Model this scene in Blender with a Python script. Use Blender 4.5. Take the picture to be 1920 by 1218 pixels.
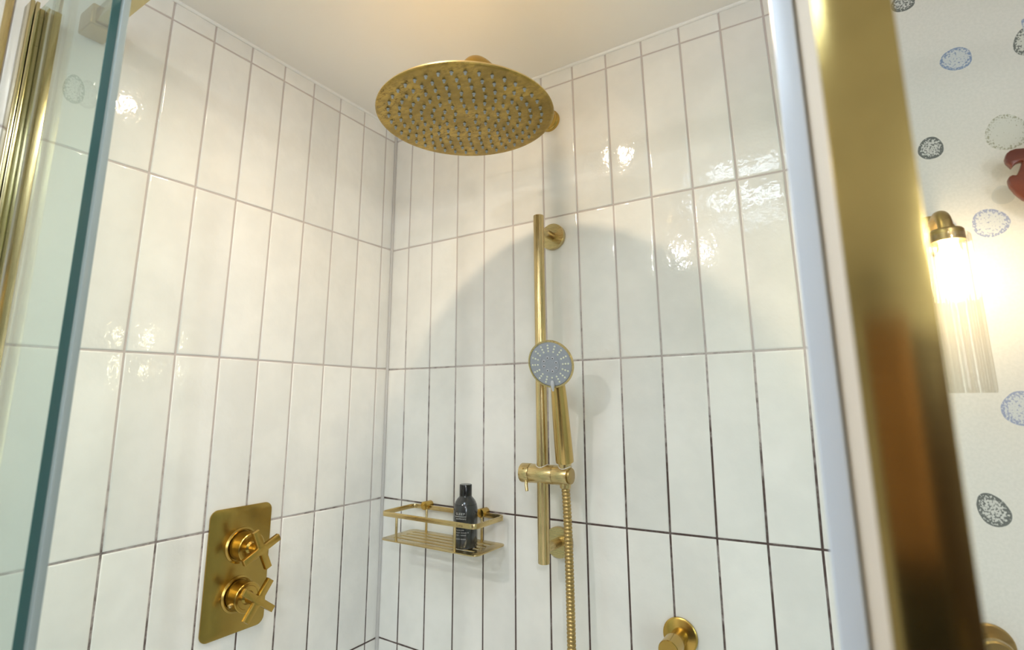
import bpy, bmesh, math, random
from mathutils import Vector, Matrix, Euler
random.seed(7)
PI = math.pi
S = bpy.context.scene
C = S.collection
for o in list(bpy.data.objects):
    bpy.data.objects.remove(o, do_unlink=True)

Z0 = 2.2588            # height of the topmost full tile joint
ZC = 2.30              # ceiling
XR, YF = 2.45, -2.9    # far sides of the room
SH = (0.4700, -0.308, 2.0460)   # centre of the rain head underside

# ------------------------------------------------------------------ camera
cd = bpy.data.cameras.new('camera')
cam = bpy.data.objects.new('camera', cd); C.objects.link(cam)
cam.location = (0.9816, -0.97967, Z0 - 0.68654)
cam.rotation_euler = tuple(math.radians(a) for a in (101.0264, 0.1797, 32.8596))
cd.sensor_width = 36; cd.lens = 18.946
cd.shift_x = 0.00695; cd.shift_y = -0.02843
cd.clip_start = 0.02
cd.dof.use_dof = True; cd.dof.focus_distance = 1.0; cd.dof.aperture_fstop = 3.6
S.camera = cam

# ------------------------------------------------------------------ world, exposure
w = bpy.data.worlds.new('sky'); S.world = w; w.use_nodes = True
bgn = w.node_tree.nodes['Background']
bgn.inputs[0].default_value = (0.62, 0.78, 1.0, 1); bgn.inputs[1].default_value = 1.0
S.view_settings.view_transform = 'Standard'; S.view_settings.look = 'None'
S.view_settings.gamma = 1; S.view_settings.use_curve_mapping = False
S.view_settings.exposure = -0.04

def light(name, kind, loc, energy, color, size=0.1, rot=(0, 0, 0), **kw):
    ld = bpy.data.lights.new(name, kind); ld.energy = energy; ld.color = color
    if kind == 'AREA':
        ld.shape = 'RECTANGLE'; ld.size = size; ld.size_y = kw.get('size_y', size)
    else:
        ld.shadow_soft_size = size
        if kind == 'SPOT':
            ld.spot_size = kw.get('cone', 2.4); ld.spot_blend = kw.get('blend', 0.5)
    o = bpy.data.objects.new(name, ld); C.objects.link(o)
    o.location = loc; o.rotation_euler = rot
    return o
DL = (0.460, -0.475)          # shower downlight
DL2 = (0.36, -1.62)           # second downlight in the room
DL_FILL = (1.80, -2.20)           # added fill lamp, an invented extra downlight
light('shower_downlight_lamp', 'SPOT', (DL[0], DL[1], ZC - .020), 12.2, (1.0, 0.77, 0.52), 0.020, cone=2.85, blend=0.9)
light('window_daylight', 'AREA', (XR + .055, -2.34, 1.56), 27, (0.84, 0.92, 1.0), 1.0, (0, PI / 2, 0), size_y=0.86)
light('rooflight_daylight', 'AREA', (.74, -1.10, ZC + .085), 7.5, (0.78, 0.89, 1.0), 0.33, (0, 0, 0), size_y=0.46)

# ------------------------------------------------------------------ materials
def mat(name, col, rough=0.5, metal=0.0, **kw):
    m = bpy.data.materials.new(name); m.use_nodes = True
    b = m.node_tree.nodes['Principled BSDF']
    b.inputs['Base Color'].default_value = (*col, 1)
    b.inputs['Roughness'].default_value = rough
    b.inputs['Metallic'].default_value = metal
    for k, v in kw.items():
        b.inputs[k.replace('_', ' ')].default_value = v
    return m
class NT:
    def __init__(s, m): s.t = m.node_tree; s.n = s.t.nodes; s.l = s.t.links; s.b = s.n.get('Principled BSDF')
    def add(s, typ, **kw):
        n = s.n.new(typ)
        for k, v in kw.items(): setattr(n, k, v)
        return n
    def link(s, a, b): s.l.new(a, b)
    def math(s, op, a, b=None, c=None):
        n = s.n.new('ShaderNodeMath'); n.operation = op
        for i, v in enumerate((a, b, c)):
            if v is None: continue
            if isinstance(v, (int, float)): n.inputs[i].default_value = v
            else: s.l.new(v, n.inputs[i])
        return n.outputs[0]
    def mapr(s, v, a, b, c=0.0, d=1.0):
        n = s.n.new('ShaderNodeMapRange'); n.interpolation_type = 'SMOOTHSTEP'
        s.l.new(v, n.inputs[0])
        for i, x in enumerate((a, b, c, d)): n.inputs[i + 1].default_value = x
        return n.outputs[0]
    def mix(s, f, a, b):
        n = s.n.new('ShaderNodeMix'); n.data_type = 'RGBA'
        if isinstance(f, (int, float)): n.inputs[0].default_value = f
        else: s.l.new(f, n.inputs[0])
        for i, v in ((6, a), (7, b)):
            if isinstance(v, tuple): n.inputs[i].default_value = (*v, 1)
            else: s.l.new(v, n.inputs[i])
        return n.outputs[2]
    def noise(s, vec, scale, detail=2, rough=0.5, sc=None):
        if sc:
            m = s.n.new('ShaderNodeMapping'); m.inputs['Scale'].default_value = sc
            s.l.new(vec, m.inputs[0]); vec = m.outputs[0]
        n = s.n.new('ShaderNodeTexNoise'); n.inputs['Scale'].default_value = scale
        n.inputs['Detail'].default_value = detail; n.inputs['Roughness'].default_value = rough
        s.l.new(vec, n.inputs['Vector']); return n.outputs['Fac']
    def pos(s): return s.n.new('ShaderNodeNewGeometry').outputs['Position']
    def obj(s): return s.n.new('ShaderNodeTexCoord').outputs['Object']
    def sep(s, v):
        n = s.n.new('ShaderNodeSeparateXYZ'); s.l.new(v, n.inputs[0]); return n.outputs
    def bump(s, h, strength, dist):
        n = s.n.new('ShaderNodeBump'); n.inputs['Strength'].default_value = strength
        n.inputs['Distance'].default_value = dist
        s.l.new(h, n.inputs['Height']); s.l.new(n.outputs[0], s.b.inputs['Normal']); return n

def brass(name, col=(0.62, 0.44, 0.17), rough=0.30, sc=(1, 1, 60), amp=0.10, spots=0.0):
    m = mat(name, col, rough, 1.0); t = NT(m)
    p = t.obj()
    br = t.noise(p, 22, 2, 0.5, tuple(q * 1.6 if q > 1 else q for q in sc))
    t.link(t.mapr(br, 0.25, 0.75, rough - amp * 0.6, rough + amp), t.b.inputs['Roughness'])
    big = t.noise(p, 18, 3, 0.6)
    dark = tuple(c * 0.62 for c in col)
    c0 = t.mix(t.mapr(big, 0.35, 0.7), dark if spots else tuple(c * 0.9 for c in col), col)
    if spots:
        sp = t.noise(p, 60, 5, 0.75, (1, 1.8, 1))
        c0 = t.mix(t.mapr(sp, 0.44, 0.60, 0, spots), c0, (0.33, 0.23, 0.07))
        dr = t.noise(p, 28, 3, 0.6, (1, 1.7, 1))     # thin dark streaks: reflections in water drips, painted into the colour
        ln = t.math('ABSOLUTE', t.math('SUBTRACT', dr, 0.5))
        pt = t.noise(p, 9, 2, 0.5)
        c0 = t.mix(t.math('MULTIPLY', t.mapr(ln, 0.004, 0.014, 0.8, 0), t.mapr(pt, 0.58, 0.66)), c0, (0.16, 0.10, 0.03))
        sp2 = t.noise(p, 160, 3, 0.6)
        t.bump(t.math('ADD', sp, sp2), 0.5, 0.0012)
    else:
        t.bump(br, 0.02, 0.0001)
    t.link(c0, t.b.inputs['Base Color'])
    return m
M = {}
M['brass'] = brass('brushed brass', (0.66, 0.52, 0.26), 0.27, (60, 60, 1))
M['brass_h'] = brass('brass brushed lengthwise', (0.66, 0.52, 0.26), 0.25, (1, 60, 60))
M['brass_deep'] = brass('deep yellow brass', (0.56, 0.37, 0.095), 0.22, (1, 1, 60), 0.05)
M['brass_plate'] = brass('brass plate brushed across', (0.46, 0.315, 0.085), 0.22, (1, 1, 60), 0.05)
M['brass_bounce'] = brass('bright brass for ceiling bounce', (0.84, 0.65, 0.32), 0.30, (1, 1, 60), 0.05)
M['brass_wet'] = brass('spotted brass with water marks and drip reflections', (0.56, 0.385, 0.105), 0.36, (3, 3, 3), 0.1, 0.75)
M['brass_handle'] = brass('yellow brass brushed along the handle', (0.62, 0.44, 0.16), 0.22, (60, 60, 1), 0.03)
M['brass_dull'] = brass('dull brass', (0.50, 0.36, 0.15), 0.33, (1, 1, 40))
M['brass_jamb'] = brass('darker satin brass jamb', (0.40, 0.30, 0.11), 0.13, (1, 1, 40), 0.03)
M['brass_post'] = brass('satin brass profile', (0.60, 0.51, 0.28), 0.16, (1, 1, 40), 0.03)

# glazed tile
def tile_mat():
    m = mat('glazed ivory tile', (0.80, 0.775, 0.715), 0.07, 0, IOR=1.52); t = NT(m)
    p = t.pos()
    oi = t.add('ShaderNodeObjectInfo').outputs['Random']
    wob = t.add('ShaderNodeVectorMath'); wob.operation = 'ADD'
    cmb = t.add('ShaderNodeCombineXYZ'); t.link(oi, cmb.inputs[0]); t.link(t.math('MULTIPLY', oi, 7.3), cmb.inputs[2])
    t.link(p, wob.inputs[0]); t.link(cmb.outputs[0], wob.inputs[1])
    v = wob.outputs[0]
    cl = t.noise(v, 9, 3, 0.6)
    c1 = t.mix(t.mapr(cl, 0.3, 0.7), (0.795, 0.785, 0.745), (0.865, 0.85, 0.805))
    hs = t.add('ShaderNodeHueSaturation'); t.link(c1, hs.inputs['Color'])
    t.link(t.mapr(oi, 0, 1, 0.955, 1.03), hs.inputs['Value'])
    t.link(hs.outputs[0], t.b.inputs['Base Color'])
    h1 = t.noise(v, 14, 2, 0.5, (1, 1, .6)); h2 = t.noise(v, 80, 2, 0.5, (1, 1, .8))
    hh = t.math('ADD', h1, t.math('MULTIPLY', h2, 0.32))
    t.bump(hh, 0.5, 0.0028)
    return m
M['tile'] = tile_mat()

def grout_mat(name, k0, k1):
    m = mat(name, (0.45, 0.40, 0.38), 0.85); t = NT(m)
    p = t.pos(); x, y, z = t.sep(p)[0:3]
    n = t.noise(p, 5, 4, 0.65); n2 = t.noise(p, 60, 4, 0.7)
    low = t.mapr(z, k0, k1, 1.0, 0.0)            # mildew gathers lower down
    f = t.math('ADD', t.math('MULTIPLY', low, 0.85), t.math('MULTIPLY', t.math('SUBTRACT', n, 0.5), 1.5))
    f = t.math('ADD', f, t.math('MULTIPLY', t.math('SUBTRACT', n2, 0.5), 0.9))
    f = t.mapr(f, 0.28, 0.85)
    t.link(t.mix(f, (0.55, 0.49, 0.465), (0.085, 0.055, 0.048)), t.b.inputs['Base Color'])
    return m
M['grout_back'] = grout_mat('grout of the back wall', 1.30, 1.95)
M['grout_left'] = grout_mat('grout of the left wall', 0.95, 1.85)
M['silicone'] = mat('white silicone', (0.88, 0.87, 0.84), 0.35)
M['silicone_corner'] = mat('grey corner silicone', (0.52, 0.50, 0.48), 0.4)

def ceil_mat():
    m = mat('ceiling paint', (0.93, 0.90, 0.85), 0.75); t = NT(m)
    t.bump(t.noise(t.pos(), 120, 3), 0.08, 0.001); return m
M['ceiling'] = ceil_mat()
M['white_gloss'] = mat('white gloss paint', (0.80, 0.82, 0.86), 0.25)
M['pale_blue_gloss'] = mat('pale blue grey gloss paint', (0.53, 0.60, 0.70), 0.25)
M['cream_paint'] = mat('cream paint', (0.72, 0.68, 0.61), 0.6)
def wood(name, a, b, sc=(1, 1, 0.06)):
    m = mat(name, a, 0.45); t = NT(m)
    n = t.noise(t.pos(), 30, 5, 0.6, sc)
    t.link(t.mix(t.mapr(n, 0.3, 0.7), a, b), t.b.inputs['Base Color']); return m
M['door_wood'] = wood('dark walnut', (0.016, 0.008, 0.004), (0.05, 0.022, 0.009))
M['floor'] = wood('pale limestone floor', (0.66, 0.64, 0.60), (0.76, 0.74, 0.70), (1, 1, 1))
M['walnut'] = wood('mid walnut', (0.20, 0.10, 0.045), (0.34, 0.17, 0.075), (1, 1, 8))
M['black_lacquer'] = mat('black lacquer', (0.010, 0.009, 0.008), 0.35)
M['red_wood'] = wood('red mahogany', (0.12, 0.024, 0.012), (0.20, 0.048, 0.02), (0.3, 1, 1))
M['red_wood'].node_tree.nodes['Principled BSDF'].inputs['Roughness'].default_value = 0.3

def egg_paper(name, ax, eggs=None, vor=None):
    m = mat(name, (0.76, 0.74, 0.68), 0.85); t = NT(m)
    s = t.sep(t.pos()); u, z = s[ax], s[2]
    cmb = t.add('ShaderNodeCombineXYZ'); t.link(u, cmb.inputs[0]); t.link(z, cmb.inputs[1]); P2 = cmb.outputs[0]
    fib = t.noise(P2, 260, 3, 0.6)
    col = t.mix(t.mapr(fib, 0.35, 0.65), (0.735, 0.72, 0.665), (0.775, 0.755, 0.70))
    edge = t.noise(P2, 70, 2)
    sp_f = t.noise(P2, 420, 3, 0.6, (1, 0.75, 1))
    def speck(col, dist, ink, fill, dens):
        ins = t.mapr(t.math('ADD', dist, t.math('MULTIPLY', t.math('SUBTRACT', edge, .5), .10)), 0.985, 1.03, 1, 0)
        rim = t.mapr(dist, 0.55, 1.0)
        th = t.math('ADD', t.math('MULTIPLY', rim, 0.16), t.math('ADD', sp_f, dens))
        k = t.math('MULTIPLY', t.mapr(th, 0.56, 0.63), ins)
        col = t.mix(t.math('MULTIPLY', ins, 0.75), col, fill)
        return t.mix(t.math('MULTIPLY', k, 0.85), col, ink)
    for (cx, cz, rx, rz, tilt, ink, fill, dens) in (eggs or []):
        dx = t.math('SUBTRACT', u, cx); dz = t.math('SUBTRACT', z, cz)
        ca, sa = math.cos(tilt), math.sin(tilt)
        a = t.math('ADD', t.math('MULTIPLY', dx, ca), t.math('MULTIPLY', dz, sa))
        b = t.math('SUBTRACT', t.math('MULTIPLY', dz, ca), t.math('MULTIPLY', dx, sa))
        a = t.math('MULTIPLY', a, t.math('ADD', 1.0, t.math('MULTIPLY', b, 0.16 / rz)))   # pointed end
        d = t.math('SQRT', t.math('ADD', t.math('POWER', t.math('DIVIDE', a, rx), 2), t.math('POWER', t.math('DIVIDE', b, rz), 2)))
        col = speck(col, d, ink, fill, dens)
    if vor is not None:
        v = t.add('ShaderNodeTexVoronoi'); v.voronoi_dimensions = '2D'
        v.inputs['Scale'].default_value = 7.5; v.inputs['Randomness'].default_value = 0.55
        mp = t.add('ShaderNodeMapping'); mp.inputs['Scale'].default_value = (1, 0.86, 1)
        t.link(P2, mp.inputs[0]); t.link(mp.outputs[0], v.inputs['Vector'])
        rc = t.sep(v.outputs['Color'])
        d = t.math('DIVIDE', v.outputs['Distance'], t.mapr(rc[0], 0, 1, 0.15, 0.24))
        if isinstance(vor, float):                    # only beyond this x
            d = t.math('ADD', d, t.mapr(u, vor - 0.001, vor, 9, 0) if vor > 0 else t.mapr(u, vor - .001, vor, 0, 9))
        ink = t.mix(t.mapr(rc[1], 0.45, 0.55), (0.10, 0.11, 0.10), (0.22, 0.29, 0.47))
        col = speck(col, d, ink, (0.66, 0.67, 0.64), 0.02)
    t.link(col, t.b.inputs['Base Color'])
    return m
DK = (0.07, 0.08, 0.075); BL = (0.17, 0.25, 0.44); LV = (0.28, 0.32, 0.50); GN = (0.34, 0.33, 0.22)
FD = (0.60, 0.61, 0.58); FB = (0.60, 0.64, 0.66); FG = (0.66, 0.67, 0.60)
eggs = [
 (1.107, Z0 - .065, .0150, .0150, 0.0, DK, FD, .08),
 (1.1584, Z0 - .184, .0185, .0180, -0.5, BL, FB, .00),
 (1.1118, Z0 - .3155, .0150, .0175, -0.1, DK, FD, .06),
 (1.1972, Z0 - .3142, .0230, .0265, 0.1, GN, FG, -.07),
 (1.2418, Z0 - .1861, .0200, .0230, 0.0, DK, FG, .00),
 (1.1624, Z0 - .4424, .0200, .0205, 0.5, LV, FB, -.01),
 (1.181, Z0 - .4051, .0120, .0135, 0.0, FD, FD, -.3),
 (1.1142, Z0 - .8291, .0160, .0215, 0.35, DK, FD, .06),
 (1.1614, Z0 - .6981, .0210, .0225, -0.2, LV, FB, .01),
 (1.150, Z0 - 1.02, .019, .022, 0.2, BL, FB, .0),
]
M['paper_far'] = egg_paper('egg print wallpaper', 0, eggs, 1.235)
M['paper_room'] = egg_paper('egg print wallpaper on the side wall', 1, [(-.826, Z0 - .205, .014, .024, 0, DK, FD, .02), (-.90, Z0 - .36, .016, .022, .2, BL, FB, 0), (-.92, Z0 - .12, .018, .022, .2, DK, FD, 0)], -.95)
M['paper_front'] = egg_paper('egg print wallpaper on the window wall', 0, None, True)

def thin_glass(name, tint, ior=1.5, extra=0.0):
    m = bpy.data.materials.new(name); m.use_nodes = True; t = NT(m)
    t.n.remove(t.b)
    out = t.n['Material Output']
    tr = t.add('ShaderNodeBsdfTransparent'); tr.inputs[0].default_value = (*tint, 1)
    gl = t.add('ShaderNodeBsdfGlossy'); gl.inputs['Roughness'].default_value = 0.0
    fr = t.add('ShaderNodeFresnel'); fr.inputs[0].default_value = ior
    mx = t.add('ShaderNodeMixShader')
    bf = t.n.new('ShaderNodeNewGeometry').outputs['Backfacing']
    t.link(t.math('ADD', ior, t.math('MULTIPLY', bf, 1 / ior - ior)), fr.inputs[0])   # thin sheet: same reflection on both faces
    f = fr.outputs[0] if not extra else t.math('ADD', fr.outputs[0], extra)
    t.link(f, mx.inputs[0]); t.link(tr.outputs[0], mx.inputs[1]); t.link(gl.outputs[0], mx.inputs[2])
    t.link(mx.outputs[0], out.inputs['Surface'])
    return m
M['glass'] = thin_glass('shower screen glass', (0.86, 0.935, 0.915))
M['window_glass'] = thin_glass('window glass', (0.97, 0.98, 0.98))
M['glass_edge'] = mat('green glass edge', (0.035, 0.095, 0.092), 0.12, 0, Coat_Weight=0.5)
M['seal'] = mat('clear plastic seal', (0.36, 0.42, 0.42), 0.10, 0, Transmission_Weight=0.4, IOR=1.4)
M['flute'] = thin_glass('fluted glass', (0.97, 0.96, 0.93), 1.45, 0.03)
M['grey_plastic'] = mat('grey plastic', (0.32, 0.345, 0.385), 0.38)
M['grey_lever'] = mat('pale grey plastic', (0.50, 0.51, 0.53), 0.3)
M['nozzle_cream'] = mat('cream rubber', (0.72, 0.74, 0.58), 0.4)
M['nozzle_grey'] = mat('grey silicone rubber', (0.36, 0.38, 0.37), 0.45)
M['nozzle_hole'] = mat('dark nozzle hole', (0.02, 0.02, 0.02), 0.6)
M['bottle'] = mat('smoky dark bottle plastic', (0.030, 0.033, 0.034), 0.10, 0, Coat_Weight=0.4)
M['cap'] = mat('black cap', (0.010, 0.010, 0.010), 0.18)
M['liquid_band'] = mat('darker liquid line', (0.02, 0.021, 0.022), 0.15)
M['print'] = mat('white print', (0.58, 0.58, 0.56), 0.5)
M['engrave'] = mat('dark engraving', (0.16, 0.10, 0.03), 0.6)
M['chrome_seal'] = mat('white nylon washer', (0.75, 0.74, 0.70), 0.3)
def emit(name, col, st):
    m = bpy.data.materials.new(name); m.use_nodes = True; t = NT(m)
    t.b.inputs['Base Color'].default_value = (*col, 1)
    t.b.inputs['Emission Color'].default_value = (*col, 1); t.b.inputs['Emission Strength'].default_value = st
    return m
M['bulb'] = emit('lit bulb', (1.0, 0.80, 0.52), 48)
M['led'] = emit('lit downlight lens', (1.0, 0.82, 0.60), 80)
M['led_fill'] = emit('lit lens of the added fill lamp', (0.94, 0.97, 1.0), 3900)
M['led_room'] = emit('lit room downlight lens', (1.0, 0.96, 0.91), 1500)
M['tray_white'] = mat('white shower tray', (0.8, 0.8, 0.79), 0.2)

# ------------------------------------------------------------------ helpers
def obj(name, bm, m, parent=None, smooth=True, ang=35):
    me = bpy.data.meshes.new(name); bm.normal_update(); bm.to_mesh(me); bm.free()
    for mm in (m if isinstance(m, (list, tuple)) else [m]): me.materials.append(mm)
    if smooth:
        me.shade_smooth() if hasattr(me, 'shade_smooth') else None
        try: me.set_sharp_from_angle(angle=math.radians(ang))
        except Exception: pass
    o = bpy.data.objects.new(name, me); C.objects.link(o)
    if parent is not None: o.parent = parent; o.matrix_parent_inverse = Matrix.Translation(-Vector(wloc(parent)))
    return o
def wloc(o):
    v = Vector(o.location)
    p = o.parent
    return v if p is None else v   # parts sit in world space under an unrotated root
def thing(name, label, cat, loc, group=None):
    o = bpy.data.objects.new(name, None); C.objects.link(o); o.location = loc; o.empty_display_size = 0.05
    o['label'] = label; o['category'] = cat
    if group: o['group'] = group
    return o
def tag(o, label, cat, group=None):
    o['label'] = label; o['category'] = cat
    if group: o['group'] = group
    return o
def struct(name, bm, m, parent=None, **kw):
    o = obj(name, bm, m, parent, **kw)
    if parent is None: o['kind'] = 'structure'
    return o
def B(): return bmesh.new()
def box(bm, x0, x1, y0, y1, z0, z1, bev=0.0, seg=2):
    b2 = bmesh.new(); bmesh.ops.create_cube(b2, size=1)
    for v in b2.verts:
        v.co = Vector(((x0 + x1) / 2 + v.co.x * (x1 - x0), (y0 + y1) / 2 + v.co.y * (y1 - y0), (z0 + z1) / 2 + v.co.z * (z1 - z0)))
    if bev: bmesh.ops.bevel(b2, geom=b2.edges[:], offset=bev, segments=seg, affect='EDGES', profile=0.6)
    merge(bm, b2); return bm
def merge(bm, b2, mtx=None):
    if mtx is not None: bmesh.ops.transform(b2, matrix=mtx, verts=b2.verts)
    me = bpy.data.meshes.new('t'); b2.to_mesh(me); b2.free(); bm.from_mesh(me); bpy.data.meshes.remove(me)
def frame(axis, up=None):
    a = Vector(axis).normalized()
    u = Vector(up) if up else (Vector((0, 0, 1)) if abs(a.z) < 0.9 else Vector((0, 1, 0)))
    x = u.cross(a).normalized(); y = a.cross(x).normalized()
    return Matrix((x, y, a)).transposed()      # columns x, y, axis
def lathe(bm, prof, origin, axis, n=40, up=None):
    """prof: (radius, distance along axis)"""
    R = frame(axis, up); o = Vector(origin); rings = []
    for r, h in prof:
        if r < 1e-6: rings.append([bm.verts.new(o + R @ Vector((0, 0, h)))])
        else: rings.append([bm.verts.new(o + R @ Vector((r * math.cos(2 * PI * i / n), r * math.sin(2 * PI * i / n), h))) for i in range(n)])
    for a, b in zip(rings, rings[1:]):
        for i in range(n):
            j = (i + 1) % n
            if len(a) == 1 and len(b) == 1: continue
            if len(a) == 1: bm.faces.new((a[0], b[i], b[j]))
            elif len(b) == 1: bm.faces.new((a[i], a[j], b[0]))
            else: bm.faces.new((a[i], a[j], b[j], b[i]))
    return bm
def cyl(bm, r, origin, axis, L, n=32, bev=0.0, up=None):
    b = bev or min(r, L) * 0.04
    return lathe(bm, [(0, 0), (r - b, 0), (r - b * .3, b * .3), (r, b), (r, L - b), (r - b * .3, L - b * .3), (r - b, L), (0, L)], origin, axis, n, up)
def sweep(bm, pts, rad, n=16, closed=False, cap=True):
    pts = [Vector(p) for p in pts]; rings = []; N = len(pts)
    ref = None
    for i, p in enumerate(pts):
        a = pts[(i + 1) % N] if (closed or i < N - 1) else p
        b = pts[i - 1] if (closed or i > 0) else p
        t = (a - b).normalized()
        if ref is None: ref = t.orthogonal().normalized()
        ref = (ref - t * ref.dot(t)).normalized(); s = t.cross(ref)
        r = rad(i) if callable(rad) else rad
        rings.append([bm.verts.new(p + ref * r * math.cos(2 * PI * k / n) + s * r * math.sin(2 * PI * k / n)) for k in range(n)])
    pr = list(zip(rings, rings[1:])) + ([(rings[-1], rings[0])] if closed else [])
    for a, b in pr:
        for k in range(n): bm.faces.new((a[k], a[(k + 1) % n], b[(k + 1) % n], b[k]))
    if cap and not closed: bm.faces.new(rings[0][::-1]); bm.faces.new(rings[-1])
    return bm
def rrect(x0, x1, y0, y1, r, seg=8):
    out = []
    for cx, cy, a0 in ((x1 - r, y1 - r, 0), (x0 + r, y1 - r, 90), (x0 + r, y0 + r, 180), (x1 - r, y0 + r, 270)):
        for i in range(seg + 1):
            a = math.radians(a0 + 90 * i / seg); out.append((cx + r * math.cos(a), cy + r * math.sin(a)))
    return out
def plate(outer, holes, th, bev=0.0):
    """flat plate with holes in XY, centred on z=0"""
    cu = bpy.data.curves.new('c', 'CURVE'); cu.dimensions = '2D'; cu.fill_mode = 'BOTH'; cu.extrude = th / 2 - bev; cu.bevel_depth = bev
    cu.bevel_resolution = 1 if bev else 0
    for poly in [outer] + list(holes):
        sp = cu.splines.new('POLY'); sp.points.add(len(poly) - 1); sp.use_cyclic_u = True
        for p, q in zip(sp.points, poly): p.co = (q[0], q[1], 0, 1)
    o = bpy.data.objects.new('c', cu); C.objects.link(o)
    dg = bpy.context.evaluated_depsgraph_get(); me = bpy.data.meshes.new_from_object(o.evaluated_get(dg))
    bm = bmesh.new(); bm.from_mesh(me); bmesh.ops.remove_doubles(bm, verts=bm.verts, dist=1e-6)
    bpy.data.objects.remove(o); bpy.data.curves.remove(cu); bpy.data.meshes.remove(me)
    return bm
def text_bm(txt, size, depth=0.0, spacing=1.0, align='LEFT'):
    cu = bpy.data.curves.new('t', 'FONT'); cu.body = txt; cu.size = size; cu.extrude = depth; cu.space_character = spacing
    cu.align_x = align; cu.resolution_u = 2
    o = bpy.data.objects.new('t', cu); C.objects.link(o)
    dg = bpy.context.evaluated_depsgraph_get(); me = bpy.data.meshes.new_from_object(o.evaluated_get(dg))
    bm = bmesh.new(); bm.from_mesh(me)
    bpy.data.objects.remove(o); bpy.data.curves.remove(cu); bpy.data.meshes.remove(me)
    return bm
def bez(p0, p1, p2, p3, n):
    o = []
    for i in range(n + 1):
        t = i / n; q = 1 - t
        o.append(Vector(p0) * q ** 3 + Vector(p1) * 3 * q * q * t + Vector(p2) * 3 * q * t * t + Vector(p3) * t ** 3)
    return o

# ------------------------------------------------------------------ room shell
fl = struct('floor', box(B(), -.15, XR + .15, YF - .15, .15, -.1, 0), M['floor'])
kx0, kx1, ky0, ky1 = .55, .93, -1.34, -.86          # rooflight opening
b = B(); box(b, -.15, kx0, YF - .15, .15, ZC, ZC + .12); box(b, kx1, XR + .15, YF - .15, .15, ZC, ZC + .12)
box(b, kx0, kx1, YF - .15, ky0, ZC, ZC + .12); box(b, kx0, kx1, ky1, .15, ZC, ZC + .12)
ce = struct('ceiling', b, M['ceiling'])
b = B(); box(b, kx0, kx0 + .018, ky0, ky1, ZC + .02, ZC + .10, .002); box(b, kx1 - .018, kx1, ky0, ky1, ZC + .02, ZC + .10, .002)
box(b, kx0 + .018, kx1 - .018, ky0, ky0 + .018, ZC + .02, ZC + .10, .002); box(b, kx0 + .018, kx1 - .018, ky1 - .018, ky1, ZC + .02, ZC + .10, .002)
box(b, kx0 + .018, kx1 - .018, -1.108, -1.092, ZC + .03, ZC + .05, .002)
rl = struct('window_2', b, M['white_gloss'])
obj('pane', box(B(), kx0 + .018, kx1 - .018, ky0 + .018, ky1 - .018, ZC + .056, ZC + .060), M['window_glass'], rl, smooth=False)
wf = struct('wall_far', box(B(), .957, XR, 0.0, .12, 0, ZC), M['paper_far'])
wl = struct('wall_left_room', box(B(), -.12, 0.0, YF, -.795, 0, ZC), M['paper_room'])
wfr = struct('wall_front', box(B(), -.12, XR + .12, YF - .12, YF, 0, ZC), M['paper_front'])
# right wall with the window opening
wy0, wy1, wz0, wz1 = -2.80, -1.88, 1.04, 2.08
b = B(); box(b, XR, XR + .12, YF, wy0, 0, ZC); box(b, XR, XR + .12, wy1, .12, 0, ZC)
box(b, XR, XR + .12, wy0, wy1, 0, wz0); box(b, XR, XR + .12, wy0, wy1, wz1, ZC)
wr = struct('wall_right', b, M['paper_room'])
b = B()
for (a0, a1, c0, c1) in ((wy0, wy1, wz0, wz0 + .04), (wy0, wy1, wz1 - .04, wz1), (wy0, wy0 + .04, wz0 + .04, wz1 - .04), (wy1 - .04, wy1, wz0 + .04, wz1 - .04), ((wy0 + wy1) / 2 - .015, (wy0 + wy1) / 2 + .015, wz0 + .04, wz1 - .04)):
    box(b, XR + .005, XR + .045, a0, a1, c0, c1, .003)
win = struct('window_1', b, M['white_gloss'])
obj('pane', box(B(), XR + .024, XR + .028, wy0 + .04, wy1 - .04, wz0 + .04, wz1 - .04), M['window_glass'], win, smooth=False)
# walnut door in the front wall, behind the camera
b = B(); box(b, 1.51, 2.33, YF + .002, YF + .04, 0.005, 2.04, .003)
for z0_, z1_ in ((.15, .85), (1.0, 1.9)):
    for x0_, x1_ in ((1.60, 1.87), (1.97, 2.24)): box(b, x0_, x1_, YF + .04, YF + .048, z0_, z1_, .006)
dr = struct('door_1', b, M['door_wood'])
b = B(); lathe(b, [(0, 0), (.026, 0), (.026, .006), (.01, .010), (.01, .035), (.024, .045), (.026, .06), (.015, .07), (0, .072)], (1.56, YF + .04, 1.0), (0, 1, 0), 24)
obj('door_handle', b, M['brass_dull'], dr)
b = B(); box(b, 1.43, 1.51, YF, YF + .05, 0, 2.12, .004); box(b, 2.33, 2.41, YF, YF + .05, 0, 2.12, .004); box(b, 1.51, 2.33, YF, YF + .05, 2.04, 2.12, .004)
struct('trim_1', b, M['door_wood'])
struct('baseboard_front', box(B(), 0.0, .74, YF, YF + .018, 0, .14, .004), M['white_gloss'])
struct('baseboard_right', box(B(), XR - .018, XR, YF, 0, 0, .14, .004), M['white_gloss'])
struct('baseboard_left', box(B(), 0, .018, YF, -.80, 0, .14, .004), M['white_gloss'])
t = thing('added_cabinet', 'added tall cabinet, walnut doors over black drawers, unseen behind the camera for the brass post to reflect', 'cabinet', (1.05, YF + .18, 0))  # added out of view so the brass post mirrors brown over black
obj('carcass', box(B(), .75, 1.35, YF + .002, YF + .34, 0, 2.10, .003), M['door_wood'], t)
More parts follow.
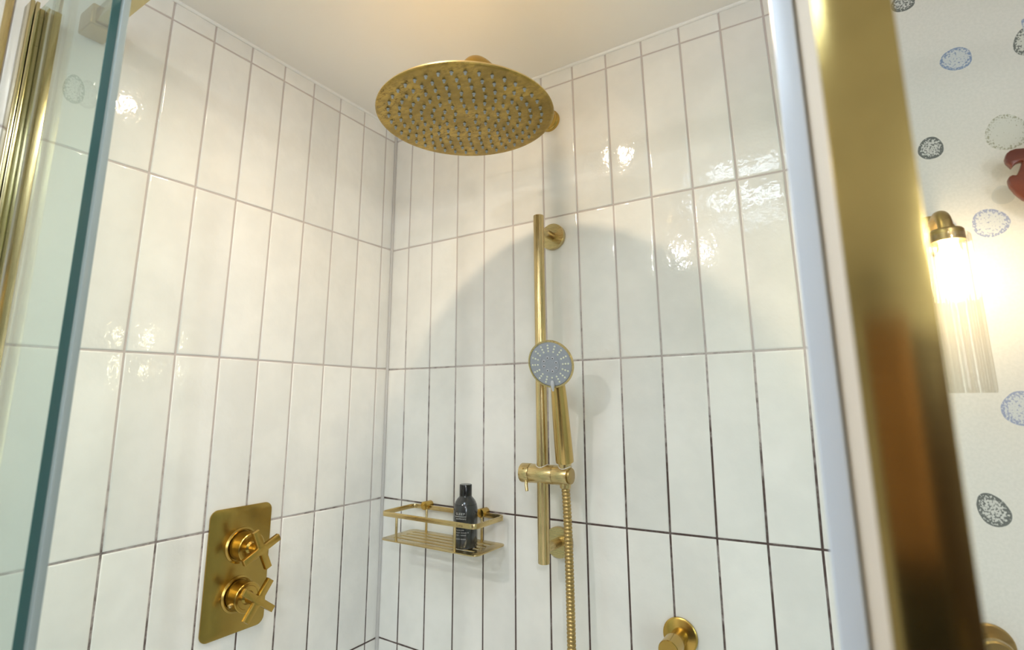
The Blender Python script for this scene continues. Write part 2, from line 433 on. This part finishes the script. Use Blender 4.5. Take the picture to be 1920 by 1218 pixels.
for x0_, x1_ in ((.753, 1.048), (1.052, 1.347)):
    dd = obj('cabinet_door', box(B(), x0_, x1_, YF + .341, YF + .361, 1.30, 2.095, .003), M['walnut'], t)
    kx_ = 1.03 if x0_ < 1 else 1.07
    obj('knob', lathe(B(), [(.004, 0), (.004, .012), (.011, .016), (.011, .022), (0, .025)], (kx_, YF + .361, 1.66), (0, 1, 0), 20), M['brass_dull'], dd)
for z0_ in (.01, .33, .65, .97):
    dd = obj('drawer', box(B(), .753, 1.347, YF + .341, YF + .361, z0_, z0_ + .316, .003), M['black_lacquer'], t)
    obj('knob', lathe(B(), [(.004, 0), (.004, .012), (.011, .016), (.011, .022), (0, .025)], (1.05, YF + .361, z0_ + .16), (0, 1, 0), 20), M['brass_dull'], dd)
# shower tray step
stray = tag(obj('shower_tray', box(B(), .0015, .950, -.775, -.0015, 0.0, .10, .008), M['tray_white']), 'white shower tray on the floor of the alcove, below the frame', 'shower tray')

# ------------------------------------------------------------------ tiled walls
GAP = 0.0016
CF = {
 'b': ([-0.00031, -0.03202, -0.01403, 0.1019, 0.04603, 0.02553, -0.00118, -0.0466, -0.08211, -0.01022],
       [0.00288, 0.01136, -0.00521, -0.01427, -0.01498, -0.02352, 0.04292, -0.01169, -0.00552, 0.02493]),
 'l': ([0.0001, -0.00827, -0.00851, -0.00997, 0.07559, 0.02159, -0.04024, -0.05103, 0.02248, -0.01322],
       [0.00079, -0.01796, 0.02519, 0.09009, -0.00109, -0.07854, -0.00709, 0.00953, -0.10108, 0.05072])}
def warp(wall, u, z):
    s = min(u, .93 if wall == 'b' else .62); t = max(-.042, min(-z, .95))
    f = (1, s, t, s * s, s * t, t * t, s * s * t, s * t * t, s ** 3, t ** 3)
    return u + sum(a * q for a, q in zip(CF[wall][0], f)), z + sum(a * q for a, q in zip(CF[wall][1], f))
TOP = ZC - Z0
def tile_mesh(wall, c4, d0):
    """c4: corners (u, z) counter-clockwise bottom-left first"""
    cu = sum(c[0] for c in c4) / 4; cz = sum(c[1] for c in c4) / 4
    def inset(q):
        r = []
        for (u, z) in c4:
            r.append((u + (q if u < cu else -q), z + (q if z < cz else -q)))
        return r
    rings = [(inset(0), -.0085), (inset(0), -.0014), (inset(.0004), -.0006), (inset(.0013), -.00015), (inset(.0034), 0.0)]
    bm = bmesh.new(); R = []
    for pts, d in rings:
        row = []
        for (u, z) in pts:
            dd = d + d0 + TL[0] * (u - cu) + TL[1] * (z - cz)
            co = (u, -dd, Z0 + z) if wall == 'b' else (dd, -u, Z0 + z)
            row.append(bm.verts.new(co))
        R.append(row)
    for a, b_ in zip(R, R[1:]):
        for i in range(4): bm.faces.new((a[i], a[(i + 1) % 4], b_[(i + 1) % 4], b_[i]))
    bm.faces.new(R[-1]); bm.faces.new(R[0][::-1])
    if wall == 'l': bmesh.ops.reverse_faces(bm, faces=bm.faces[:])
    bmesh.ops.recalc_face_normals(bm, faces=bm.faces[:])
    return bm
TL = [0, 0]
PB, PO_B, PO_L = 0.077684, 0.061692, 0.035911     # tile pitch, width of the cut first tiles
def tiled(wall, us, slab, gm, name):
    root = struct(name, slab, gm, smooth=False)
    zs = [TOP - .0005] + [-.303 * r for r in range(8)] + [.10 - Z0 + .002]
    for j in range(len(zs) - 1):
        for i in range(len(us) - 1):
            q = []
            for (a, b_, su, sz) in ((i, j + 1, 1, 1), (i + 1, j + 1, -1, 1), (i + 1, j, -1, -1), (i, j, 1, -1)):
                u, z = us[a], zs[b_]
                uu, zz = warp(wall, u, z)
                if a == 0: uu = 0.0015
                if b_ == 0: zz = TOP - .002
                if a == len(us) - 1 and wall == 'l': uu = u
                q.append((uu + su * GAP, zz + sz * GAP))
            TL[0] = random.uniform(-.006, .006); TL[1] = random.uniform(-.0015, .0015)
            obj('tile', tile_mesh(wall, q, random.uniform(-.0002, .0002)), M['tile'], root, ang=50)
    return root
us = [0] + [PO_B + k * PB for k in range(12)] + [.953]
wb = tiled('b', us, box(B(), -.12, .957, .0013, .12, 0, ZC), M['grout_back'], 'wall_back')
us = [0] + [PO_L + k * PB for k in range(10)] + [.786]
wlft = tiled('l', us, box(B(), -.12, -.0013, -.795, .0013, 0, ZC), M['grout_left'], 'wall_left')
# trims
struct('trim_2', sweep(B(), [(.0015, -.0015, .10), (.0015, -.0015, ZC)], .0042, 10), M['silicone_corner'])
struct('trim_3', sweep(B(), [(.001, -.0010, ZC - .0018), (.95, -.0010, ZC - .0018)], .0038, 10), M['silicone'])
struct('trim_4', sweep(B(), [(.0010, -.001, ZC - .0018), (.0010, -.795, ZC - .0018)], .0038, 10), M['silicone'])
struct('trim_5', box(B(), -.002, .0035, -.7955, -.7865, 0, ZC, .001), M['brass'])

# side screen on the right of the opening, seen almost edge-on: glass with pale front profiles
NF = -.53
t = thing('side_screen', 'pale blue grey and cream profiles of the side screen, blurred left of the brass upright', 'glass screen', (.965, -.27, .10))
obj('front_profile', box(B(), .9537, .9708, NF - .006, NF + .03, 0.0, 2.15, .003, 3), M['pale_blue_gloss'], t)
obj('cream_profile', box(B(), .9712, .9990, NF, NF + .03, 0.0, 2.15, .002), M['cream_paint'], t)
obj('glass_pane', box(B(), .9660, .9740, NF + .031, -.006, .11, 2.14, .0006, 1), M['glass'], t, smooth=False)
obj('back_channel', box(B(), .9600, .9800, -.020, -.0004, 0.0, 2.15, .001), M['brass_post'], t)

# ------------------------------------------------------------------ shower screen
PT = 2.150          # top of the wall profile
t = thing('glass_screen', 'clear greenish glass screen panel edge-on at left, held by a wall profile', 'glass screen', (.16, -.758, .10))
b = B(); box(b, .016, .297, -.7635, -.7545, .12, PT - .01, .0006, 1)
gl = obj('glass_pane', b, [M['glass'], M['glass_edge']], t, smooth=False)
for p in gl.data.polygons:
    if p.normal.x > .5: p.material_index = 1
b = B(); box(b, .284, .3025, -.7540, -.7465, .12, PT - .01, .0015)
obj('seal', b, M['seal'], t)
b = B(); box(b, .001, .030, -.7745, -.7696, .10, PT, .0012); obj('profile_channel', b, M['brass_post'], t)
b = B(); box(b, .001, .031, -.7688, -.7642, .10, PT, .0012); obj('profile_channel', b, M['brass_post'], t)
b = B(); box(b, .001, .028, -.7535, -.7370, .10, PT, .0012); obj('profile_channel', b, M['brass_post'], t)
b = B(); box(b, .001, .016, -.7640, -.7540, .10, PT, .0008); obj('profile_web', b, M['brass_dull'], t)

t = thing('support_bar', 'satin brass support bar across the top, near the ceiling at upper left', 'bar', (0, -.69, 2.16))
b = B(); box(b, .004, 1.016, -.7035, -.6785, 2.150, 2.175, .002); obj('rail', b, M['brass_post'], t)
b = B(); box(b, .0005, .050, -.7090, -.6730, 2.146, 2.182, .004, 3); obj('end_bracket', b, M['brass_dull'], t)

t = thing('brass_post', 'broad satin brass upright beside the white wall edge, blurred in the foreground', 'door post', (1.0, -.6, 0))
b = B(); box(b, .9824, 1.0130, -.685, -.640, 0, 2.150, .0005)
for v in b.verts:
    if v.co.x > 1.0: v.co.x += .009 * (v.co.z - 1.46)      # the outer edge leans a little
obj('post', b, M['brass_jamb'], t)
obj('wall_channel', box(B(), .9900, 1.0060, -.640, NF - .001, 0, 2.150, .001), M['brass_dull'], t)
b = B(); box(b, .9848, 1.0160, -.7035, -.685, 2.06, 2.150, .0015); obj('bar_socket', b, M['brass_dull'], t)

# ------------------------------------------------------------------ rain shower head with wall arm
hx, hy, hz = SH
t = thing('rain_shower_head', 'large round brass rain shower head on a wall arm below the ceiling', 'shower head', (hx, hy, hz))
R = .150
b = lathe(B(), [(0, .0), (R - .004, .0), (R - .001, .0006), (R, .0022), (R - .0006, .0046), (R - .003, .0062), (.05, .0085), (.0, .0085)], (hx, hy, hz), (0, 0, 1), 128)
dsc = obj('disc', b, [M['brass_wet'], M['brass_bounce']], t, ang=40)
for p in dsc.data.polygons:
    if p.center.z > hz + .003: p.material_index = 1        # unseen upper side made brighter to strengthen the ceiling glow
b = lathe(B(), [(0, .0075), (.026, .0075), (.026, .012), (.019, .016), (.019, .034), (.0165, .037), (.0165, .046), (0, .046)], (hx, hy, hz), (0, 0, 1), 40)
obj('collar_nut', b, M['brass_deep'], t)
zarm = hz + .1275
pts = [(hx, 0.0, zarm), (hx, -.10, zarm), (hx, -.20, zarm), (hx, hy + .062, zarm)] + bez((hx, hy + .062, zarm), (hx, hy + .026, zarm), (hx, hy, zarm - .022), (hx, hy, zarm - .060), 16)[1:] + [(hx, hy, hz + .044)]
obj('arm', sweep(B(), pts, .0125, 28), M['brass_deep'], t)
b = lathe(B(), [(0, 0), (.0245, 0), (.0245, .005), (.0235, .0075), (.0215, .0090), (.0215, .019), (.0195, .022), (.0127, .023)], (hx, 0, zarm + .007), (0, -1, 0), 48)
obj('wall_flange', b, M['brass_deep'], t)
noz = None
for rr, n, ph in ((.0205, 6, .2), (.0385, 12, .1), (.0565, 18, .0), (.0745, 24, .13), (.0925, 30, .05), (.111, 36, .0), (.129, 40, .08)):
    for k in range(n):
        a = 2 * PI * (k + ph) / n
        if noz is None:
            b = lathe(B(), [(.0029, 0.0003), (.0028, .0010), (.0020, .0017), (.0018, .0042), (.0013, .0048), (0, .0048)], (0, 0, 0), (0, 0, -1), 10)
            noz = obj('nozzle', b, M['nozzle_grey'], t); o = noz
        else:
            o = noz.copy(); C.objects.link(o)
        o.location = (hx + rr * math.cos(a), hy + rr * math.sin(a), hz)

# ------------------------------------------------------------------ riser rail with slider
RX, RY, RT, RBt = .4735, -.065, Z0 - .3174, Z0 - .974
t = thing('shower_riser_rail', 'vertical brushed brass riser rail on two round wall brackets', 'shower rail', (RX, 0, RBt))
obj('rail', cyl(B(), .0107, (RX, RY, RBt), (0, 0, 1), RT - RBt, 48, .0012), M['brass'], t)
for zb in (Z0 - .3468, Z0 - .9500):
    b = lathe(B(), [(0, 0.0002), (.0275, .0002), (.0280, .0012), (.0280, .0085), (.0270, .0098), (0, .0098)], (RX, 0, zb), (0, -1, 0), 64)
    br = obj('wall_bracket', b, M['brass_h'], t)
    obj('bracket_arm', cyl(B(), .0088, (RX, -.0095, zb), (0, -1, 0), .052, 32, .0003), M['brass'], br)
# slider
sz_, sx0 = Z0 - .8195, .4300
t = thing('slider_holder', 'brass slider with thumb lever clamped on the riser rail, cradling the handset', 'holder', (RX, RY, sz_))
obj('slider_body', cyl(B(), .0172, (.4500, RY, sz_), (1, 0, 0), .0482, 48, .0006), M['brass_h'], t)
obj('clamp_knob', cyl(B(), .0176, (sx0, RY, sz_), (1, 0, 0), .0194, 48, .0010), M['brass_h'], t)
obj('pin', lathe(B(), [(0, .0), (.0014, 0), (.0014, .0012), (0, .0016)], (.4400, RY - .0150, sz_ + .0088), (0, -.87, .5), 12), M['brass_deep'], t)
obj('cradle', cyl(B(), .0172, (.4986, RY, sz_), (1, 0, 0), .0300, 48, .0006), M['brass_h'], t)
obj('end_cap', cyl(B(), .0140, (.5285, RY, sz_), (1, 0, 0), .0050, 40, .0012), M['brass_dull'], t)
obj('lever', sweep(B(), [(.4440, RY - .010, sz_ - .013), (.4462, RY - .014, sz_ - .0200), (.4490, RY - .016, sz_ - .0300)], .0030, 14), M['brass'], t)
for px_, rr in ((RX, .0118), (.5205, .0122)):
    ring = [(px_ + rr * math.cos(a), RY + rr * math.sin(a), sz_ + math.sqrt(max(.0173 ** 2 - (rr * math.sin(a)) ** 2, 1e-9))) for a in [2 * PI * i / 48 for i in range(48)]]
    obj('washer', sweep(B(), ring, .0007, 8, closed=True), M['chrome_seal'], t)

# ------------------------------------------------------------------ handset
HC = Vector((.5283, -.1290, Z0 - .6232))          # centre of the face
hn = Vector((.07, -.935, -.30)).normalized()
base = Vector((.5205, -.0660, Z0 - .7960))
t = thing('hand_shower', 'brass hand shower with round grey spray face, held on the riser rail', 'hand shower', tuple(base))
back = HC - hn * .020
b = lathe(B(), [(0, -.0275), (.012, -.0265), (.024, -.0225), (.034, -.0165), (.0405, -.0095), (.0432, -.0035), (.0436, -.0012), (.0428, .0), (.0402, .0), (.0400, -.0012), (0, -.0012)], HC, hn, 72)
obj('head_shell', b, M['brass_h'], t, ang=50)
top = HC - hn * .0215 - frame(hn, (0, 0, 1)) @ Vector((0, .033, 0))
ax = (base - top).normalized(); L = (base - top).length
b = lathe(B(), [(0, -.015), (.006, -.0135), (.0100, -.009), (.0116, -.002), (.0124, .006), (.0135, .020), (.0143, .040), (.0152, .075), (.0160, .115), (.0165, L - .003), (.0160, L - .0006), (.0130, L), (0, L)], top, ax, 48)
obj('handle', b, M['brass_handle'], t, ang=50)
b = B(); lathe(b, [(.0100, 0), (.0120, .002), (.0106, .0240), (.0098, .046), (.0080, .048), (0, .048)], base + Vector((0, 0, .002)), (0, 0, -1), 32)
obj('hose_nut', b, M['brass'], t)
R3 = frame(hn, (0, 0, 1))
def on_face(r, a, h=0.0): return HC + R3 @ Vector((r * math.cos(a), r * math.sin(a), h))
b = lathe(B(), [(0, .0008), (.0065, .0008), (.0072, .0004), (.0078, .0008), (.0175, .0012), (.0182, .0004), (.0190, .0010), (.0385, .0003), (.0400, -.0010), (.0400, -.0022), (0, -.0022)], HC, hn, 72)
face = obj('spray_face', b, M['grey_plastic'], t, ang=25)
b = B()
down = -PI / 2
for k in range(16):
    a = down + 2 * PI * k / 16
    for j, r in enumerate((.0240, .0292, .0343)):
        if k == 0 and j > 0: continue
        p = on_face(r, a, .0002)
        lathe(b, [(.00185, 0), (.0017, .0011), (.0009, .0018), (0, .0018)], p, hn, 8)
o = obj('cream_nozzles', b, M['nozzle_cream'], face); o['kind'] = 'stuff'; o['label'] = 'rows of cream rubber spray nozzles'
b = B(); b2 = B()
for k in range(8):
    p = on_face(.0125, down + .25 + 2 * PI * k / 8, .0006)
    lathe(b, [(.0029, 0), (.0026, .0014), (.0010, .0017)], p, hn, 12)
    lathe(b2, [(.0012, .00175), (0, .00175)], p, hn, 8)
o = obj('jet_cups', b, M['grey_lever'], face); o['kind'] = 'stuff'
o = obj('jet_holes', b2, M['nozzle_hole'], face); o['kind'] = 'stuff'
p0, p1, p2 = on_face(.0290, down, .0012), on_face(.037, down, .0035), on_face(.0475, down, .0045)
obj('spray_lever', sweep(B(), bez(p0, p0 + (p1 - p0) * .6, p1, p2, 10), lambda i: .0006 + .0030 * math.sin(PI * min(.93, (i + 1.2) / 11.5)) ** .7, 14), M['grey_lever'], t)

# hose: ribbed, from the handset nut down in a loop and up to the wall outlet
FO = (.6930, Z0 - 1.0665)
P0 = Vector((.5210, -.066, Z0 - .842))
path = bez(P0, (.5270, -.070, Z0 - .90), (.5290, -.072, Z0 - 1.02), (.5275, -.072, Z0 - 1.25), 60)
path += bez((.5275, -.072, Z0 - 1.25), (.525, -.072, Z0 - 1.62), (FO[0], -.060, Z0 - 1.62), (FO[0], -.056, Z0 - 1.14), 90)[1:]
# resample evenly, four samples to a rib
Ls = [0]
for a, c in zip(path, path[1:]): Ls.append(Ls[-1] + (c - a).length)
step = .0062 / 4; n = int(Ls[-1] / step); rs = []; j = 0
for i in range(n + 1):
    s = i * step
    while j < len(Ls) - 2 and Ls[j + 1] < s: j += 1
    f = (s - Ls[j]) / (Ls[j + 1] - Ls[j]); rs.append(path[j].lerp(path[j + 1], min(f, 1)))
rib = (.0064, .0076, .0078, .0076)
ho = obj('shower_hose', sweep(B(), rs, lambda i: rib[i % 4], 18), M['brass_dull'], ang=60)
tag(ho, 'ribbed brass shower hose hanging down beside the riser rail', 'hose')

t = thing('hose_outlet', 'round brass hose outlet on the back wall at the bottom edge of the photo', 'wall outlet', (FO[0], 0, FO[1]))
b = lathe(B(), [(0, .0002), (.0275, .0002), (.0280, .0012), (.0280, .0045), (.0255, .0062), (0, .0062)], (FO[0], 0, FO[1]), (0, -1, 0), 64)
obj('flange', b, M['brass_deep'], t)
b = lathe(B(), [(.0132, .0055), (.0132, .040), (.0160, .0405), (.0160, .0700), (.0150, .0712), (0, .0712)], (FO[0], 0, FO[1]), (0, -1, 0), 40)
obj('outlet_body', b, M['brass_deep'], t)
obj('hose_nut', cyl(B(), .0110, (FO[0], -.056, FO[1] - .010), (0, 0, -1), .070, 32), M['brass'], t)

# ------------------------------------------------------------------ thermostatic valve on the left wall
VY, VT, VB = -.3585, Z0 - .8765, Z0 - 1.0895
t = thing('shower_valve', 'rectangular brass valve plate on the left tiled wall with two cross handles', 'shower valve', (0, VY, VB))
b = plate(rrect(-.0590, .0590, -(VT - VB) / 2, (VT - VB) / 2, .0135, 10), [], .0036, .0008)
mt = Matrix(((0, 0, 1, .0024), (-1, 0, 0, VY), (0, 1, 0, (VT + VB) / 2), (0, 0, 0, 1)))
bmesh.ops.transform(b, matrix=mt, verts=b.verts); bmesh.ops.recalc_face_normals(b, faces=b.faces[:])
obj('backplate', b, M['brass_plate'], t, ang=30)
def cross_bm(L, w0, w1, th, x0, cy, cz, rot):
    # X-shaped outline with webbed roots, extruded along +x
    pts = []
    for k in range(4):
        a = rot + k * PI / 2
        d = Vector((math.cos(a), math.sin(a))); nrm = Vector((-d.y, d.x))
        pts.append(d * (w0 * 1.75) - nrm * w0)
        pts.append(d * L - nrm * w1)
        pts.append(d * L + nrm * w1)
        pts.append(d * (w0 * 1.75) + nrm * w0)
        a2 = a + PI / 4
        pts.append(Vector((math.cos(a2), math.sin(a2))) * w0 * 1.72)
    b = plate([(p.x, p.y) for p in pts], [], th, .0011)
    mt = Matrix(((0, 0, 1, x0), (1, 0, 0, cy), (0, 1, 0, cz), (0, 0, 0, 1)))
    bmesh.ops.transform(b, matrix=mt, verts=b.verts); bmesh.ops.recalc_face_normals(b, faces=b.faces[:])
    return b
for zc_, rot, yc in ((Z0 - .9435, math.radians(25), -.3560), (Z0 - 1.0260, math.radians(54), -.3555)):
    b = lathe(B(), [(.031, .0038), (.0310, .0055), (.0280, .0075), (.0262, .0070), (.0262, .0050)], (0, yc, zc_), (1, 0, 0), 56)
    obj('collar', b, M['brass_plate'], t)
    b = lathe(B(), [(.0250, .0045), (.0250, .0360), (.0240, .0370), (.0195, .0372), (.0185, .0360), (.0115, .0362), (.0085, .040), (.0085, .064)], (0, yc, zc_), (1, 0, 0), 56)
    obj('barrel', b, M['brass_deep'], t)
    obj('cross_handle', cross_bm(.0350, .0046, .0044, .0100, .0672, yc - .0010, zc_ + .0010, rot), M['brass_deep'], t, ang=25)
obj('safety_button', lathe(B(), [(0, .0), (.0036, 0), (.0036, .003), (.0024, .0046), (0, .0050)], (.024, -.3555 - .0235, Z0 - 1.0260 - .0085), (.0, -.94, -.34), 20), M['brass'], t)

# ------------------------------------------------------------------ wire basket shelf
tx0, tx1, ty0, ty1, tz = .1085, .3575, -.1130, -.0085, Z0 - .9685
t = thing('corner_basket', 'small brass basket shelf with slotted tray on the back wall near the corner', 'shelf', (.233, 0, tz))
holes = []
for yk in (-.0330, -.0520, -.0710, -.0900):
    for (a0, a1) in ((tx0 + .020, tx1 - .020),):
        holes.append(rrect(a0, a1, yk - .0042, yk + .0042, .0041, 6)[::-1])
b = plate(rrect(tx0, tx1, ty0, ty1, .014, 8), holes, .0022, .0003)
bmesh.ops.transform(b, matrix=Matrix.Translation((0, 0, tz)), verts=b.verts)
obj('slotted_tray', b, M['brass_h'], t, ang=30)
rx0, rx1, ry0, ry1, rz = .1115, .3565, -.1155, -.0110, Z0 - .9170
outer = rrect(rx0, rx1, ry0, ry1, .013, 8); inner = rrect(rx0 + .0026, rx1 - .0026, ry0 + .0026, ry1 - .0026, .0106, 8)
b = plate(outer, [inner[::-1]], .0092, .0003)
bmesh.ops.transform(b, matrix=Matrix.Translation((0, 0, rz)), verts=b.verts)
ring = obj('guard_ring', b, M['brass_h'], t, ang=30)
for (px_, py_) in ((.1520, -.1090), (.3040, -.1090), (.1530, -.0165), (.3020, -.0165)):
    obj('basket_post', cyl(B(), .0026, (px_, py_, tz), (0, 0, 1), rz - tz + .001, 16), M['brass'], t)
for kx in (.1500, .3020):
    obj('mounting_knob', cyl(B(), .0088, (kx, 0, rz + .0042), (0, -1, 0), .0235, 32, .0008), M['brass_deep'], t)
tb = text_bm('Luna', .0075, .0001)
mt = Matrix(((1, 0, 0, .3135), (0, 0, 1, ry0 - .0003), (0, 1, 0, rz - .0028), (0, 0, 0, 1)))
bmesh.ops.transform(tb, matrix=mt, verts=tb.verts)
obj('engraved_word', tb, M['engrave'], ring, smooth=False)

# ------------------------------------------------------------------ bottle
bx_, by_, bz_ = .3015, -.0720, tz + .0012
t = thing('bath_bottle', 'dark smoky plastic bottle with black cap standing in the brass basket', 'bottle', (bx_, by_, bz_))
RB = .0240
b = lathe(B(), [(0, .0012), (.0200, 0), (.0228, .0012), (RB, .0045), (RB, .0700), (.0236, .0745), (.0222, .0800), (.0198, .0858), (.0165, .0905), (.0130, .0940), (.0122, .0960), (0, .0960)], (bx_, by_, bz_), (0, 0, 1), 56)
body = obj('bottle_body', b, M['bottle'], t, ang=60)
b = lathe(B(), [(0, .0945), (.0118, .0945), (.0123, .0955), (.0123, .1165), (.0117, .1175), (0, .1175)], (bx_, by_, bz_), (0, 0, 1), 40)
obj('cap', b, M['cap'], t)
b = lathe(B(), [(.02225, .0800), (.02235, .0797), (.0219, .0812), (.0217, .0812)], (bx_, by_, bz_), (0, 0, 1), 56)
obj('liquid_line', b, M['liquid_band'], body)
va = math.atan2(-.97967 - by_, .9816 - bx_)       # printed side turned a little left of the room opening
la = math.radians(-66)
def wrap_text(txt, size, zz, spacing=1.1, name='print', off=0.0):
    tb = text_bm(txt, size, 0, spacing)
    bmesh.ops.subdivide_edges(tb, edges=[e for e in tb.edges if e.calc_length() > .003], cuts=2)
    for v in tb.verts:
        a = la + (v.co.x + off) / RB
        v.co = Vector((bx_ + (RB + .00018) * math.cos(a), by_ + (RB + .00018) * math.sin(a), bz_ + zz + v.co.y))
    return obj(name, tb, M['print'], body, smooth=False)
x0_ = -.0150
wrap_text('SLEEP', .0060, .0632, 1.35, 'printed_word', x0_)
b = B(); prev = None
for i in range(25):
    a = la + (x0_ - .0030 + i * .0010) / RB
    vs = [b.verts.new((bx_ + (RB + .0002) * math.cos(a), by_ + (RB + .0002) * math.sin(a), bz_ + z_)) for z_ in (.0600, .0608)]
    if prev: b.faces.new((prev[0], vs[0], vs[1], prev[1]))
    prev = vs
obj('printed_line', b, M['print'], body, smooth=False)
wrap_text('apothecary', .0044, .0552, 1.1, 'printed_word', x0_)
for k, s_ in enumerate(('fragrant pink', 'pepper, lavender &', 'cedar - relaxed')):
    wrap_text(s_, .0033, .0350 - k * .0046, 1.05, 'printed_word', x0_)
wrap_text('BODY WASH', .0031, .0185, 1.15, 'printed_word', x0_ + .001)

# ------------------------------------------------------------------ wall light on the egg wallpaper
sx_, sy_ = 1.1017, -.0900
st, sb_ = Z0 - .4790, Z0 - .6785
t = thing('wall_light', 'lit brass wall light with a fluted clear glass tube on the egg wallpaper', 'wall lamp', (sx_, 0, Z0 - .46))
b = lathe(B(), [(0, .0003), (.0300, .0003), (.0305, .0015), (.0300, .0060), (.0265, .0095), (.014, .0125), (0, .0130)], (sx_ - .006, 0, Z0 - .4520), (0, -1, 0), 48)
obj('backplate', b, M['brass_dull'], t)
pts = bez((sx_ - .006, -.008, Z0 - .4520), (sx_ - .005, -.060, Z0 - .4440), (sx_, -.088, Z0 - .4300), (sx_, sy_, Z0 - .4690), 20)
obj('arm', sweep(B(), pts, .0085, 20), M['brass_dull'], t)
b = lathe(B(), [(.008, .0), (.0165, .0015), (.0185, .004), (.0185, .018), (.0150, .0185), (0, .0185)], (sx_, sy_, Z0 - .4650), (0, 0, -1), 40)
obj('lamp_cap', b, M['brass_dull'], t)
bm = B(); n = 160; zs_ = [st + .004, st, st - .05, st - .10, st - .15, sb_ + .004, sb_]
for side, base_r in ((0, .0235),):
    rings = []
    for z_ in zs_:
        row = []
        for i in range(n):
            a = 2 * PI * i / n; r = base_r + .0008 * math.cos(20 * a)
            if z_ == sb_ or z_ == zs_[0]: r -= .0010
            row.append(bm.verts.new((sx_ + r * math.cos(a), sy_ + r * math.sin(a), z_)))
        rings.append(row)
    inn = []
    for z_ in (sb_, st + .004):
        inn.append([bm.verts.new((sx_ + .0208 * math.cos(2 * PI * i / n), sy_ + .0208 * math.sin(2 * PI * i / n), z_)) for i in range(n)])
    rings += inn
    for a_, c_ in zip(rings, rings[1:] + [rings[0]]):
        for i in range(n): bm.faces.new((a_[i], a_[(i + 1) % n], c_[(i + 1) % n], c_[i]))
obj('fluted_glass', bm, M['flute'], t, ang=60)
b = lathe(B(), [(0, 0), (.010, .0), (.010, .012), (.0145, .022), (.0165, .036), (.0160, .058), (.012, .070), (.006, .0765), (0, .078)], (sx_, sy_, Z0 - .4800), (0, 0, -1), 32)
obj('bulb', b, M['bulb'], t)

# carved red-brown ornament hung on the wallpaper, mostly outside the frame
t = thing('carved_ornament', 'reddish brown carved wooden scroll ornament at the right edge, above the wall light', 'wall ornament', (1.30, 0, Z0 - .42))
lp = [(1.204, -.3575), (1.1952, -.3560), (1.1905, -.3570), (1.1873, -.3595), (1.1852, -.3651), (1.1858, -.3700), (1.1887, -.3754), (1.1912, -.3725),
      (1.1936, -.3712), (1.1965, -.3703), (1.1991, -.3703), (1.2012, -.3712), (1.2018, -.3740), (1.2003, -.3780), (1.1985, -.3824), (1.1960, -.3875), (1.1928, -.3925),
      (1.1900, -.3930), (1.1875, -.3921), (1.1856, -.3930), (1.1844, -.3952), (1.1843, -.3998), (1.1851, -.4045), (1.1869, -.4087), (1.1888, -.4135), (1.1910, -.4173), (1.1950, -.4234),
      (1.203, -.431), (1.215, -.438), (1.230, -.441)]
mid = [(1.250, -.447), (1.270, -.456), (1.300, -.470)]
half = lp + mid
poly = half + [(2.60 - x, z) for x, z in half[::-1][1:]] + [(1.375, -.345), (1.350, -.330), (1.325, -.322), (1.300, -.318), (1.275, -.322), (1.250, -.330), (1.225, -.345)]
b = plate([(x, z) for x, z in poly], [], .013, .0022)
mt = Matrix(((1, 0, 0, 0), (0, 0, -1, -.030), (0, 1, 0, Z0), (0, 0, 0, 1)))
bmesh.ops.transform(b, matrix=mt, verts=b.verts); bmesh.ops.recalc_face_normals(b, faces=b.faces[:])
obj('carved_board', b, M['red_wood'], t, ang=30)
b = B(); box(b, 1.26, 1.34, -.0235, -.0003, Z0 - .42, Z0 - .36, .002)
obj('mounting_block', b, M['door_wood'], t)

# brass fitting peeping in at the bottom right corner
kx, kz = 1.0905, Z0 - .9935
t = thing('robe_hook', 'brass wall fitting just showing at the bottom right corner of the photo', 'hook', (kx, 0, kz - .01))
b = lathe(B(), [(0, .0003), (.0240, .0003), (.0240, .005), (.0225, .0065), (.0085, .007), (.0085, .034), (.0165, .036), (.0185, .0385), (.0185, .0480), (.0165, .0500), (0, .0500)], (kx, 0, kz), (0, -1, 0), 40)
obj('hook_body', b, M['brass_dull'], t)

# ceiling downlights (outside the frame; the one near the window is added fill)
for (lx, ly), lab in ((DL_FILL, 'added fill lamp, domed and brass ringed, in the ceiling nearest the window'), (DL, 'domed brass ringed downlight in the ceiling over the shower'), (DL2, 'domed brass ringed downlight in the ceiling outside the shower, nearest the tiled wall')):
    t = thing('downlight', lab, 'downlight', (lx, ly, ZC))
    b = lathe(B(), [(.026, -.0002), (.042, -.0002), (.0425, -.0030), (.0405, -.0050), (.030, -.0060), (.026, -.0052)], (lx, ly, ZC), (0, 0, 1), 40)
    obj('trim_ring', b, M['brass_dull'], t)
    obj('lens', lathe(B(), [(0, -.0120), (.010, -.0112), (.017, -.0085), (.0225, -.0050), (.0235, -.0008), (0, -.0004)], (lx, ly, ZC), (0, 0, 1), 32), M['led'] if (lx, ly) == DL else (M['led_room'] if (lx, ly) == DL2 else M['led_fill']), t)
